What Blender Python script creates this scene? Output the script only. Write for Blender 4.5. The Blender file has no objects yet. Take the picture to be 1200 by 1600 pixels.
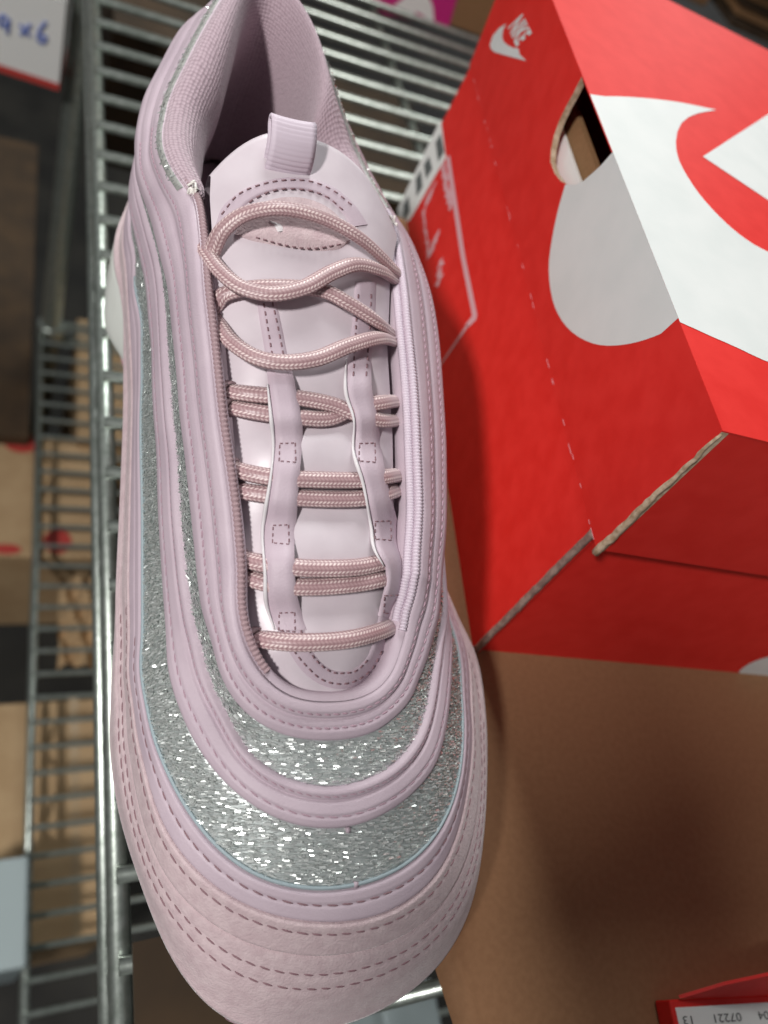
import bpy, math, random
import numpy as np
from mathutils import Matrix, Vector
from mathutils.geometry import tessellate_polygon
random.seed(7); rng = np.random.default_rng(7)
sc = bpy.context.scene
COL = sc.collection
S = 0.01                                   # everything below is written in centimetres

# ------------------------------------------------------------------ camera
F_PX, HC = 1230.0, 22.0
R = np.array([0.91322933, -0.08653645, 0.39815027])
U = np.array([-0.14350494, 0.8462565, 0.51308506])
FW = np.array([0.38133781, 0.52570085, -0.76040784])
cam = bpy.data.cameras.new("camera"); camo = bpy.data.objects.new("camera", cam); COL.objects.link(camo)
camo.matrix_world = Matrix(((R[0], U[0], -FW[0], 0), (R[1], U[1], -FW[1], 0), (R[2], U[2], -FW[2], HC * S), (0, 0, 0, 1)))
cam.sensor_fit = 'VERTICAL'; cam.sensor_height = 24.0; cam.sensor_width = 18.0
cam.lens = F_PX / 1600 * 24.0
cam.clip_start = 0.005; cam.clip_end = 50
cam.dof.use_dof = True; cam.dof.focus_distance = 0.185; cam.dof.aperture_fstop = 7.5
sc.camera = camo

# ------------------------------------------------------------------ world, lamps, exposure
w = bpy.data.worlds.new("World"); sc.world = w; w.use_nodes = True
w.node_tree.nodes["Background"].inputs[0].default_value = (0.95, 0.97, 1.0, 1)
w.node_tree.nodes["Background"].inputs[1].default_value = 0.13
sc.view_settings.view_transform = 'Standard'; sc.view_settings.look = 'None'
sc.view_settings.exposure = 0.0; sc.view_settings.gamma = 1.0

def tube_lamp(name, loc, target, sx, sy, power, col):
    l = bpy.data.lights.new(name, 'AREA'); l.shape = 'RECTANGLE'; l.size = sx * S; l.size_y = sy * S
    l.energy = power; l.color = col
    o = bpy.data.objects.new(name, l); COL.objects.link(o)
    z = (Vector(loc) - Vector(target)).normalized(); y = Vector((-0.13, 0.99, 0)); x = y.cross(z).normalized(); y = z.cross(x)
    o.matrix_world = Matrix(((x[0], y[0], z[0], loc[0] * S), (x[1], y[1], z[1], loc[1] * S), (x[2], y[2], z[2], loc[2] * S), (0, 0, 0, 1)))
    return o
tube_lamp("fluorescent_lamp", (-88, -48, 112), (12, 8, 3), 11, 17, 22, (1, 0.98, 0.95))
tube_lamp("ceiling_lamp", (5, 125, 108), (12, 12, 0), 40, 90, 18, (0.96, 1.0, 0.97))
tube_lamp("far_sheen_lamp", (430, 710, 240), (20, 20, 12), 220, 160, 45, (1, 1, 1))  # large weak lamp added far back for a glossy sheen on the lid top

# ------------------------------------------------------------------ helpers
OFF = {}
def nrm(v): return v / (np.linalg.norm(v, axis=-1, keepdims=True) + 1e-12)
def ray(u, v): return (u - 600) / F_PX * R - (v - 800) / F_PX * U + FW
CAMP = np.array([0, 0, HC])
def pz(u, v, z): d = ray(u, v); return CAMP + d * (z - HC) / d[2]
def py(u, v, y): d = ray(u, v); return CAMP + d * y / d[1]
def pxx(u, v, x): d = ray(u, v); return CAMP + d * x / d[0]

def thing(name, label, cat, base, group=None):
    o = bpy.data.objects.new(name, None); COL.objects.link(o); o.empty_display_size = 0.02
    o.location = [c * S for c in base]; o["label"] = label; o["category"] = cat
    if group: o["group"] = group
    OFF[o] = np.array(base, float); return o
def tag(o, label=None, cat=None, group=None, kind=None):
    if label: o["label"] = label
    if cat: o["category"] = cat
    if group: o["group"] = group
    if kind: o["kind"] = kind
    return o
def mesh(name, V, F, mat, parent=None, smooth=True, uv=None, attr=None, kind=None, base=None):
    V = np.asarray(V, float).reshape(-1, 3)
    off = OFF[parent] if parent is not None else (np.array(base, float) if base is not None else np.zeros(3))
    me = bpy.data.meshes.new(name); me.from_pydata(((V - off) * S).tolist(), [], [list(map(int, f)) for f in F])
    if smooth: me.polygons.foreach_set('use_smooth', [True] * len(me.polygons))
    if uv is not None:
        l = me.uv_layers.new(name="UVMap"); vi = np.empty(len(me.loops), int); me.loops.foreach_get('vertex_index', vi)
        l.data.foreach_set('uv', np.asarray(uv, float)[vi].ravel())
    if attr is not None:
        a = me.attributes.new("tone", 'FLOAT', 'POINT'); a.data.foreach_set('value', np.asarray(attr, float))
    me.materials.append(mat); me.update()
    o = bpy.data.objects.new(name, me); COL.objects.link(o)
    if parent is not None: o.parent = parent; OFF[o] = off
    else: o.location = off * S; OFF[o] = off
    if kind: o["kind"] = kind
    return o
def grid(nu, nv, close_u=False):
    F = []
    for i in range(nu - (0 if close_u else 1)):
        a, b = i * nv, ((i + 1) % nu) * nv
        F += [(a + j, a + j + 1, b + j + 1, b + j) for j in range(nv - 1)]
    return F
class MB:
    def __init__(s): s.V = []; s.F = []; s.n = 0
    def add(s, V, F):
        V = np.asarray(V, float).reshape(-1, 3); s.V.append(V); s.F += [[i + s.n for i in f] for f in F]; s.n += len(V)
    def box(s, c, ax, ay, az):          # centre, half axes
        c, ax, ay, az = map(lambda q: np.array(q, float), (c, ax, ay, az))
        V = [c + i * ax + j * ay + k * az for i in (-1, 1) for j in (-1, 1) for k in (-1, 1)]
        s.add(V, [(0, 1, 3, 2), (4, 6, 7, 5), (0, 4, 5, 1), (2, 3, 7, 6), (0, 2, 6, 4), (1, 5, 7, 3)])
    def tube(s, P, r, n=8, cap=True):
        P = np.asarray(P, float); m = len(P); r = np.broadcast_to(np.asarray(r, float), (m,))
        T = nrm(np.gradient(P, axis=0)); a = np.array([0, 0, 1.0]) if abs(T[0][2]) < .9 else np.array([1.0, 0, 0])
        N = np.zeros_like(P); nn = np.cross(T[0], a); nn /= np.linalg.norm(nn)
        for i in range(m):
            nn = nn - T[i] * (nn @ T[i]); nn /= np.linalg.norm(nn); N[i] = nn
        B = np.cross(T, N); th = np.linspace(0, 2 * np.pi, n, endpoint=False)
        V = P[:, None] + r[:, None, None] * (np.cos(th)[None, :, None] * N[:, None] + np.sin(th)[None, :, None] * B[:, None])
        F = [(i * n + j, i * n + (j + 1) % n, (i + 1) * n + (j + 1) % n, (i + 1) * n + j) for i in range(m - 1) for j in range(n)]
        if cap: F += [tuple(range(n - 1, -1, -1)), tuple((m - 1) * n + j for j in range(n))]
        s.add(V, F)
    def build(s, name, mat, parent=None, **k): return mesh(name, np.concatenate(s.V), s.F, mat, parent, **k)
def resample(P, n):
    P = np.asarray(P, float); d = np.r_[0, np.cumsum(np.linalg.norm(np.diff(P, axis=0), axis=1))]
    t = np.linspace(0, d[-1], n); return np.stack([np.interp(t, d, P[:, i]) for i in range(P.shape[1])], 1)
def spline(P, n):                           # Catmull-Rom through P, evenly resampled
    P = np.asarray(P, float); Q = np.vstack([2 * P[0] - P[1], P, 2 * P[-1] - P[-2]]); out = []
    for i in range(len(P) - 1):
        p0, p1, p2, p3 = Q[i:i + 4]; t = np.linspace(0, 1, 24, endpoint=False)[:, None]
        out.append(.5 * (2 * p1 + (p2 - p0) * t + (2 * p0 - 5 * p1 + 4 * p2 - p3) * t ** 2 + (3 * p1 - p0 - 3 * p2 + p3) * t ** 3))
    return resample(np.vstack(out + [P[-1:]]), n)
def poly_fill(P):                           # triangles of one flat outline
    return [tuple(t) for t in tessellate_polygon([[Vector(p) for p in P]])]

# ------------------------------------------------------------------ materials
def mat(name, col, rough=.5, metal=0., spec=.5, sheen=0., coat=0.):
    m = bpy.data.materials.new(name); m.use_nodes = True; b = m.node_tree.nodes["Principled BSDF"]
    b.inputs["Base Color"].default_value = (*col, 1); b.inputs["Roughness"].default_value = rough
    b.inputs["Metallic"].default_value = metal; b.inputs["Specular IOR Level"].default_value = spec
    b.inputs["Sheen Weight"].default_value = sheen; b.inputs["Sheen Roughness"].default_value = .4
    b.inputs["Coat Weight"].default_value = coat
    return m
def nodes(m): return m.node_tree.nodes, m.node_tree.links, m.node_tree.nodes["Principled BSDF"]
def add_noise(m, c0, c1, scale, bump=0., bscale=None, stretch=(1, 1, 1), detail=4, lo=.35, hi=.65, rot=0, dist=.002):
    N, Lk, b = nodes(m); tc = N.new("ShaderNodeTexCoord"); mp = N.new("ShaderNodeMapping"); mp.inputs["Scale"].default_value = stretch
    mp.inputs["Rotation"].default_value = (0, 0, rot)
    Lk.new(tc.outputs["Object"], mp.inputs["Vector"])
    n = N.new("ShaderNodeTexNoise"); n.inputs["Scale"].default_value = scale; n.inputs["Detail"].default_value = detail
    Lk.new(mp.outputs[0], n.inputs["Vector"])
    r = N.new("ShaderNodeValToRGB"); r.color_ramp.elements[0].position = lo; r.color_ramp.elements[1].position = hi
    r.color_ramp.elements[0].color = (*c0, 1); r.color_ramp.elements[1].color = (*c1, 1)
    Lk.new(n.outputs["Fac"], r.inputs[0]); Lk.new(r.outputs[0], b.inputs["Base Color"])
    if bump:
        n2 = N.new("ShaderNodeTexNoise"); n2.inputs["Scale"].default_value = bscale or scale; n2.inputs["Detail"].default_value = 5
        Lk.new(mp.outputs[0], n2.inputs["Vector"])
        bp = N.new("ShaderNodeBump"); bp.inputs["Strength"].default_value = bump; bp.inputs["Distance"].default_value = dist
        Lk.new(n2.outputs["Fac"], bp.inputs["Height"]); Lk.new(bp.outputs[0], b.inputs["Normal"])
    return m
def add_dots(m, scale, strength, dist=.0006):      # knitted dot relief
    N, Lk, b = nodes(m); tc = N.new("ShaderNodeTexCoord"); v = N.new("ShaderNodeTexVoronoi")
    v.inputs["Scale"].default_value = scale; v.inputs["Randomness"].default_value = .25
    Lk.new(tc.outputs["UV"], v.inputs["Vector"])
    bp = N.new("ShaderNodeBump"); bp.inputs["Strength"].default_value = strength; bp.inputs["Distance"].default_value = dist; bp.invert = True
    Lk.new(v.outputs["Distance"], bp.inputs["Height"]); Lk.new(bp.outputs[0], b.inputs["Normal"])
    r = N.new("ShaderNodeValToRGB"); c = b.inputs["Base Color"].default_value
    r.color_ramp.elements[0].color = c; r.color_ramp.elements[1].color = (c[0] * .62, c[1] * .58, c[2] * .6, 1)
    r.color_ramp.elements[0].position = .3; r.color_ramp.elements[1].position = .75
    Lk.new(v.outputs["Distance"], r.inputs[0]); Lk.new(r.outputs[0], b.inputs["Base Color"])
    return m
M = {}
M['leather'] = add_noise(mat("lilac_leather", (.60, .45, .54), .52, spec=.35), (.50, .40, .46), (.55, .445, .505), 90, .22, 1900, dist=.0004)
M['suede'] = add_noise(mat("pink_suede", (.6, .46, .47), .95, spec=.15, sheen=.5), (.53, .40, .425), (.62, .49, .51), 420, .5, 1600, dist=.0006, lo=.3, hi=.7)
M['lining'] = add_dots(mat("mesh_lining", (.50, .38, .43), .85, spec=.2, sheen=.3), 1.0, .6)
M['cloth'] = add_noise(mat("glitter_cloth", (.2, .22, .2), .42, metal=.5), (.39, .42, .415), (.68, .72, .715), 1, .3, 1, stretch=(260, 1900, 900), rot=-.13, lo=.3, hi=.72, dist=.0004)
M['trim'] = add_noise(mat("trim_cloth", (.3, .3, .28), .6, metal=.1), (.24, .24, .23), (.36, .36, .34), 1, 0, 1, stretch=(260, 1900, 900), rot=-.13, dist=.0004)
M['flake'] = mat("silver_flake", (.86, .89, .87), .26, metal=.65, spec=.9)
M['satin'] = add_noise(mat("satin_tongue", (.66, .62, .64), .36, spec=.5), (.585, .505, .55), (.645, .565, .61), 90, .05, 700, dist=.0004)
M['web'] = mat("webbing_tape", (.62, .52, .60), .6)
M['white_edge'] = mat("white_edge", (.70, .66, .68), .6)
M['rubber'] = add_noise(mat("white_rubber", (.80, .82, .78), .45), (.76, .78, .73), (.83, .85, .81), 40)
M['bumper'] = mat("pink_rubber", (.62, .40, .47), .42)
M['stitch'] = mat("stitch_thread", (.25, .14, .16), .6)
M['stitch_light'] = mat("pale_thread", (.42, .27, .33), .6)
M['piping'] = mat("rib_piping", (.58, .42, .47), .55)
M['piping_dark'] = mat("rose_piping", (.34, .225, .245), .6)
M['blue'] = mat("blue_hem", (.33, .40, .43), .6)
M['tack'] = mat("white_thread", (.80, .76, .72), .7)
M['insole'] = mat("insole_foam", (.42, .30, .35), .9)
def lace_mat():
    m = mat("braided_lace", (.3, .14, .15), .38, spec=.5, sheen=.25); N, Lk, b = nodes(m)
    a = N.new("ShaderNodeAttribute"); a.attribute_name = "tone"; r = N.new("ShaderNodeValToRGB")
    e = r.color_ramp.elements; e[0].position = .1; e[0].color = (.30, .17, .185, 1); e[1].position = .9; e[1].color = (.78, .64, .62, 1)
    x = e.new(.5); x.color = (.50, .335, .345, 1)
    Lk.new(a.outputs["Fac"], r.inputs[0]); Lk.new(r.outputs[0], b.inputs["Base Color"]); return m
M['lace'] = lace_mat()
M['red'] = add_noise(mat("red_print", (.70, .022, .017), .55, spec=.32), (.68, .019, .014), (.73, .027, .021), 130, .06, 1500, dist=.0003)
M['white_print'] = add_noise(mat("white_print", (.70, .71, .70), .5, spec=.35), (.68, .70, .69), (.73, .74, .73), 60, .06, 1200, dist=.0003)
M['kraft'] = add_noise(mat("kraft_board", (.40, .26, .14), .75, spec=.25), (.235, .128, .060), (.262, .145, .070), 500, .06, 1100, dist=.0004)
M['carton'] = add_noise(mat("brown_board", (.25, .12, .06), .75, spec=.25), (.275, .140, .070), (.305, .157, .080), 500, .06, 1100, dist=.0004)
M['kraft_back'] = add_noise(mat("pale_kraft", (.5, .34, .19), .75, spec=.25), (.45, .30, .165), (.52, .36, .205), 30, .06, 900, dist=.0004)
M['kraft_edge'] = add_noise(mat("board_edge", (.5, .37, .25), .9), (.38, .26, .16), (.62, .48, .35), 500)
M['grey_edge'] = add_noise(mat("grey_board_edge", (.26, .17, .14), .9), (.2, .12, .1), (.34, .24, .2), 400)
M['dark'] = mat("dark_inside", (.02, .015, .012), .9)
M['chrome'] = add_noise(mat("zinc_wire", (.42, .46, .42), .36, metal=.85), (.34, .38, .34), (.50, .54, .50), 260, .15, 900, dist=.0003)
M['paper'] = mat("paper_label", (.80, .80, .78), .6)
M['ink'] = mat("black_ink", (.03, .03, .03), .5)
M['ink_grey'] = mat("grey_ink", (.12, .13, .13), .5)
M['blue_ink'] = mat("blue_ink", (.16, .22, .55), .5)
M['pink_print'] = mat("magenta_print", (.55, .02, .20), .5)
M['pale_pink'] = mat("pale_pink_print", (.72, .42, .46), .5)
M['floor'] = add_noise(mat("dark_floor", (.05, .045, .04), .6), (.012, .011, .009), (.035, .032, .025), 9)
M['grey_plastic'] = mat("grey_plastic", (.38, .45, .46), .5)
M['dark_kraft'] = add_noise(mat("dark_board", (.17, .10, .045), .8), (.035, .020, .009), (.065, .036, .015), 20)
M['tape'] = mat("brown_tape", (.42, .29, .16), .35)
M['red_dull'] = mat("red_ink_print", (.50, .05, .04), .6)

# ------------------------------------------------------------------ floor
fl = mesh("floor", [(-900, -600, -112), (900, -600, -112), (900, 1500, -112), (-900, 1500, -112)], [(0, 1, 2, 3)], M['floor'], smooth=False)
fl["kind"] = "structure"

# ------------------------------------------------------------------ sneaker: base surface
AL = math.radians(7.8)
AX = np.array([-math.sin(AL), math.cos(AL), 0]); LT = np.array([math.cos(AL), math.sin(AL), 0])
O0 = np.array([7.63246717, -0.15976466, 0.])
S1, S2, LF, LH = 8.5, 21., 12., 10.
Q1, Q2, Q3 = S2 - S1, S2 - S1 + LF, 2 * (S2 - S1) + LF
QT = Q3 + LH
def loc(P): d = P - O0; return d @ AX, d @ LT, P[2]
def glob(s, w_, z): return O0 + np.multiply.outer(s, AX) + np.multiply.outer(w_, LT) + np.multiply.outer(z, np.array([0, 0, 1.]))
def s2q(s, w_):
    if s < S1: return Q1 + math.atan2(S1 - s, -w_) / math.pi * LF, math.hypot(S1 - s, w_)
    if s > S2: return Q3 + math.atan2(s - S2, w_) / math.pi * LH, math.hypot(s - S2, w_)
    return (S2 - s, -w_) if w_ < 0 else (Q2 + s - S1, w_)
def q2sw(q, r):
    q = np.asarray(q) % QT; s = np.zeros_like(r); w_ = np.zeros_like(r)
    m = q < Q1; s[m] = S2 - q[m]; w_[m] = -r[m]
    m = (q >= Q1) & (q < Q2); th = (q[m] - Q1) / LF * np.pi; s[m] = S1 - r[m] * np.sin(th); w_[m] = -r[m] * np.cos(th)
    m = (q >= Q2) & (q < Q3); s[m] = S1 + q[m] - Q2; w_[m] = r[m]
    m = q >= Q3; th = (q[m] - Q3) / LH * np.pi; s[m] = S2 + r[m] * np.sin(th); w_[m] = r[m] * np.cos(th)
    return s, w_
QN = np.array([0, 4, 6, 9, 12.5, 15.5, 18.5, 21.5, 24.5, 28, 31, 33, 37, 42, 47.])
C0Z = np.array([9.3, 9.8, 9.6, 8.7, 7.4, 6.6, 6.3, 6.6, 7.4, 8.7, 9.6, 9.8, 9.3, 11.0, 9.3])
C7Z = np.array([3.3, 3.05, 2.8, 2.2, 1.6, 1.2, 1.5, 2.1, 2.3, 2.6, 2.9, 3.05, 3.3, 3.5, 3.3])
QF = np.array([0, 6, 12.5, 15.5, 18.5, 21.5, 24.5, 31, 37, 42, 47.])
FR = [[1] * 11, [.78, .78, .8, .88, .93, .88, .8, .78, .78, .7, .78], [.66, .66, .67, .77, .85, .77, .67, .66, .66, .6, .66],
      [.48, .48, .48, .66, .78, .66, .48, .48, .48, .45, .48], [.28, .28, .28, .48, .63, .48, .28, .28, .28, .3, .28],
      [.17, .17, .18, .38, .56, .38, .18, .17, .17, .2, .17], [.08, .08, .09, .25, .44, .25, .09, .08, .08, .1, .08], [0] * 11]
def zk(k, q):
    f = np.interp(q, QF, FR[k]); t = np.interp(q, QN, C0Z); b = np.interp(q, QN, C7Z); return b + f * (t - b)
def seam(k, u, v):
    z = 5.
    for i in range(60):
        s, w_, _ = loc(pz(u, v, z)); q, r = s2q(s, w_); z = .6 * z + .4 * float(zk(k, q))
    return q, r
# seam lines of the upper as sighted (u, v), inner to outer
SEAM = {
0: [(310,350),(318,450),(324,500),(330,550),(335,600),(340,650),(348,700),(362,800),(370,900),(382,1003),(408,1052),(449,1086),(520,1095),(560,1090),(590,1075),(610,1050),(622,1015),(634,960),(648,900),(656,800),(652,700),(647,600),(637,500),(625,400),(612,345),
    (305,310),(290,290),(270,262),(258,230),(257,205),(264,175),(280,132),(300,95),(322,52),(348,10),(465,0),(480,35),(497,80),(508,110),(518,145),(530,180),(545,225),(560,262),(580,295),(598,322)],
1: [(252,400),(265,450),(270,500),(275,550),(280,600),(283,650),(290,700),(300,800),(310,900),(335,1000),(356,1076),(382,1112),(418,1138),(449,1151),(496,1157),(537,1156),(589,1143),(610,1125),(637,1100),(652,1060),(672,1000),(684,930),(692,850),(240,350),(228,315),(216,285),(215,260),(220,200)],
2: [(237,360),(249,400),(257,450),(260,500),(263,550),(267,600),(270,650),(277,700),(282,800),(292,900),(315,1000),(359,1117),(392,1179),(434,1210),(470,1223),(522,1231),(570,1218),(600,1205),(625,1185),(650,1150),(665,1100),(673,1050),(680,1000),(690,930)],
3: [(223,400),(234,450),(237,500),(243,550),(243,600),(245,650),(250,700),(252,800),(258,900),(265,1000),(284,1107),(315,1174),(367,1236),(418,1272),(470,1291),(542,1293),(570,1285),(600,1270),(625,1255),(650,1230),(677,1200),(689,1150),(697,1100),(699,1050),(700,1000)],
4: [(213,400),(210,450),(222,500),(222,550),(222,600),(220,650),(220,700),(222,800),(222,900),(222,1000),(230,1100),(258,1200),(300,1280),(330,1320),(370,1355),(410,1378),(447,1388),(500,1394),(550,1389),(600,1374),(640,1352),(670,1325),(700,1275),(716,1220),(722,1150),(718,1080),(711,1000)],
5: [(207,1000),(215,1100),(233,1200),(262,1300),(310,1362),(345,1390),(380,1412),(430,1430),(500,1440),(540,1440),(600,1428),(640,1405),(680,1370),(705,1320),(722,1250),(730,1200),(729,1100),(720,1000)],
6: [(197,1000),(203,1100),(212,1200),(230,1290),(270,1385),(300,1415),(335,1445),(370,1467),(410,1480),(450,1490),(500,1494),(530,1492),(565,1484),(600,1475),(650,1450),(690,1412),(715,1370),(735,1310),(742,1250),(742,1150),(735,1050)],
7: [(205,500),(200,600),(197,700),(193,800),(188,900),(184,1000),(181,1100),(183,1200),(205,1310),(225,1370),(245,1420),(262,1475),(290,1520),(318,1560),(350,1594),(400,1606),(480,1604),(540,1597),(580,1581),(620,1555),(655,1535),(680,1510),(700,1480),(720,1450),(735,1400),(745,1350),(750,1290),(754,1200),(751,1100),(742,1030)]}
# far side and heel, not in view: (station, reach)
REAR = {0: [(42.1, 6.35), (42.6, 5.9)],
1: [(26.5,3.09),(28.2,3.29),(30,3.45),(32.2,3.65),(35.1,3.7),(37,3.3),(38,3.05),(39.4,3.2),(40.3,3.75),(40.8,4.6),(41.2,5.7),(41.6,6.5),(42,6.9),(42.6,6.85),(43.2,6.3),(44.06,5.1),(44.77,4.55)],
2: [(26.5,3.3),(28.2,3.45),(30,3.6),(32.2,3.8),(35.1,3.85),(37,3.5),(38,3.25),(39.4,3.3),(40.3,3.8),(40.8,4.6),(41.2,5.7),(41.6,6.5),(42,6.9),(42.6,6.85),(43.2,6.2),(44.06,5.0),(44.77,4.4),(46.1,4.05),(.5,4.0)],
3: [(26,3.65),(28,3.7),(30,3.8),(32,3.95),(35,4.05),(37,3.7),(38,3.45),(39.4,3.5),(40.3,3.9),(40.8,4.7),(41.2,5.7),(42,6.9),(42.6,6.85),(43.2,6.2),(44.06,5.0),(44.77,4.4),(46.1,4.05),(.5,4.0)],
4: [(26,4.3),(28,4.05),(30,4.05),(32,4.1),(35,4.15),(37,3.9),(38,3.65),(39.4,3.7),(40.3,4.1),(40.8,4.8),(41.2,5.8),(42,7.0),(42.6,6.95),(43.2,6.3),(44.06,5.1),(44.77,4.45),(46.1,4.0)],
5: [(0,3.9),(2,3.9),(5,3.93),(8,4.08),(10.5,4.2),(26,4.8),(28,4.45),(30,4.35),(32,4.35),(35,4.3),(37,4.05),(38,3.8),(39.4,3.8),(40.3,4.2),(40.8,4.9),(41.2,5.9),(42,7.05),(42.6,7.0),(43.2,6.35),(44.06,5.15),(44.77,4.5),(46.1,4.05)],
6: [(0,3.92),(2,3.92),(5,3.96),(8,4.14),(10.5,4.3),(26,5.1),(28,4.65),(30,4.5),(32,4.45),(35,4.4),(37,4.15),(38,3.9),(39.4,3.9),(40.3,4.3),(40.8,5.0),(41.2,6.0),(42,7.1),(42.6,7.05),(43.2,6.4),(44.06,5.2),(44.77,4.55),(46.1,4.1)],
7: [(0,3.95),(26,5.5),(28,4.95),(30,4.7),(32,4.55),(35,4.5),(37,4.25),(38,4.0),(39.4,4.0),(40.3,4.4),(40.8,5.1),(41.2,6.1),(42,7.15),(42.6,7.1),(43.2,6.45),(44.06,5.3),(44.77,4.7),(46.1,4.2)]}
NQ = 720
QG = np.linspace(0, QT, NQ, endpoint=False); DQ = QT / NQ
def gsm(a, sig):
    n = int(4 * sig / DQ) + 1; kx = np.arange(-n, n + 1) * DQ; kk = np.exp(-.5 * (kx / sig) ** 2); kk /= kk.sum()
    return np.convolve(np.r_[a[-n:], a, a[:n]], kk, 'valid')
CP = []
for k in range(8):
    pts = sorted([seam(k, u, v) for u, v in SEAM[k]] + REAR[k])
    q, r = np.array(pts).T
    q = np.r_[q[-3:] - QT, q, q[:3] + QT]; r = np.r_[r[-3:], r, r[:3]]
    rr = gsm(np.interp(QG, q, r), .32); zz = gsm(zk(k, QG), .55)
    s, w_ = q2sw(QG, rr); CP.append(glob(s, w_, zz))
CP = np.array(CP)                                     # 8 x NQ x 3
def base(t):                                          # ring of the upper at seam number t (0..7)
    i = int(min(max(math.floor(t), 0), 6)); x = t - i
    d = np.linalg.norm(np.diff(CP, axis=0), axis=2)   # 7 x NQ
    d = np.maximum(np.stack([gsm(dd, .3) for dd in d]), .04)[..., None]
    def tan(j):
        if j == 0: return (CP[1] - CP[0]) / d[0]
        if j == 7: return (CP[7] - CP[6]) / d[6]
        a, b = (CP[j] - CP[j - 1]) / d[j - 1], (CP[j + 1] - CP[j]) / d[j]
        return (a * d[j] + b * d[j - 1]) / (d[j] + d[j - 1])
    if x < 0: return CP[0] + tan(0) * d[0] * x
    if x > 1: return CP[7] + tan(7) * d[6] * (x - 1)
    m0, m1 = tan(i) * d[i], tan(i + 1) * d[i]
    return (2 * x**3 - 3 * x**2 + 1) * CP[i] + (x**3 - 2 * x**2 + x) * m0 + (-2 * x**3 + 3 * x**2) * CP[i + 1] + (x**3 - x**2) * m1
TS = np.linspace(0, 7, 141)
BS = np.array([base(t) for t in TS])                  # 141 x NQ x 3
NRM = nrm(np.cross(np.roll(BS, -1, 1) - np.roll(BS, 1, 1), np.gradient(BS, axis=0)))
if NRM[40, NQ * 18 // 47][2] < 0: NRM = -NRM
for _ in range(3): NRM = nrm(NRM + np.roll(NRM, 1, 1) + np.roll(NRM, -1, 1))
def surf(t, h=0.):                                    # ring at t, raised by h (scalar or per station)
    t = min(max(t, 0), 7); i = min(int(t / .05), 139); x = t / .05 - i
    P = BS[i] * (1 - x) + BS[i + 1] * x; N = nrm(NRM[i] * (1 - x) + NRM[i + 1] * x)
    return P + N * (np.asarray(h)[:, None] if np.ndim(h) else h)
def qidx(q0, q1):                                     # station indices from q0 to q1, wrapping
    n = int(round(((q1 - q0) % QT or QT) / DQ)); i0 = int(round(q0 / DQ)); return (np.arange(n + 1) + i0) % NQ
sneaker = thing("sneaker", "lilac and silver glitter running sneaker with dusty pink laces, toe towards the viewer", "sneaker", tuple(O0 + AX * 13))
def panel(name, t0, t1, m, prof, nx=16, q=None, under=.06, sub=None):
    X = np.linspace(0, 1, nx); rings = []; uv = []
    rows = [(t0 - under, -.10)] + [(t0 + (t1 - t0) * x, prof(x)) for x in X] + [(t1 + under, -.10)]
    G = np.array([surf(t, h) for t, h in rows])       # rows x NQ x 3
    ids = None if q is None else qidx(*q)
    if ids is not None: G = G[:, ids]
    G = G.transpose(1, 0, 2); nq, nr = G.shape[:2]
    return mesh(name, G.reshape(-1, 3), [f[::-1] for f in grid(nq, nr, ids is None)], m, sub or sneaker)
def rnd(x, e): return min(1, (1 - (1 - min(x / e, 1)) ** 2) ** .5) * min(1, (1 - (1 - min((1 - x) / e, 1)) ** 2) ** .5)
def groove(x, c, w_, d): return -d * math.exp(-((x - c) / w_) ** 2)
def p_band1(x): return .11 * rnd(x, .10) - (.035 if x > .42 else 0) + .04 * math.exp(-((x - .22) / .14) ** 2) + .05 * math.exp(-((x - .72) / .2) ** 2) + groove(x, .42, .035, .07) + groove(x, .30, .04, .02) + groove(x, .66, .05, .03)
def p_band2(x): return .11 * rnd(x, .10) + .045 * math.exp(-((x - .15) / .12) ** 2) + .05 * math.exp(-((x - .68) / .26) ** 2) + groove(x, .33, .035, .08) + groove(x, .22, .03, .02) + groove(x, .70, .04, .03)
def p_band3(x): return .08 * rnd(x, .12) + groove(x, .42, .05, .03)
def p_sued4(x): return .07 * rnd(x, .08) + .03 * (1 - x) + groove(x, .30, .05, .02)
def p_sued5(x): return .05 * rnd(min(x, .5), .06) + .05 * x + groove(x, .2, .03, .02) + groove(x, .36, .03, .02) + .08 * math.sin(math.pi * min(1, x * 1.0)) ** 2
panel("eyestay_band", 0, 1, M['leather'], p_band1, 30)
panel("inner_glitter_panel", 1, 2, M['cloth'], lambda x: -.01, 8, under=.05)
panel("middle_band", 2, 3, M['leather'], p_band2, 30)
panel("outer_glitter_panel", 3, 4, M['cloth'], lambda x: -.01, 12, under=.03)
panel("smooth_foxing", 4, 5, M['leather'], p_band3, 22)
panel("suede_foxing", 5, 6, M['suede'], p_sued4, 18)
panel("suede_mudguard", 6, 7, M['suede'], p_sued5, 30)
# blue hem at the outer glitter edge
hem = MB(); ids = qidx(1.5, 26); P = (surf(3.94, .015))[ids]; hem.tube(P, .045, 8); hem.build("hem_piping", M['blue'], sneaker)
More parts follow.
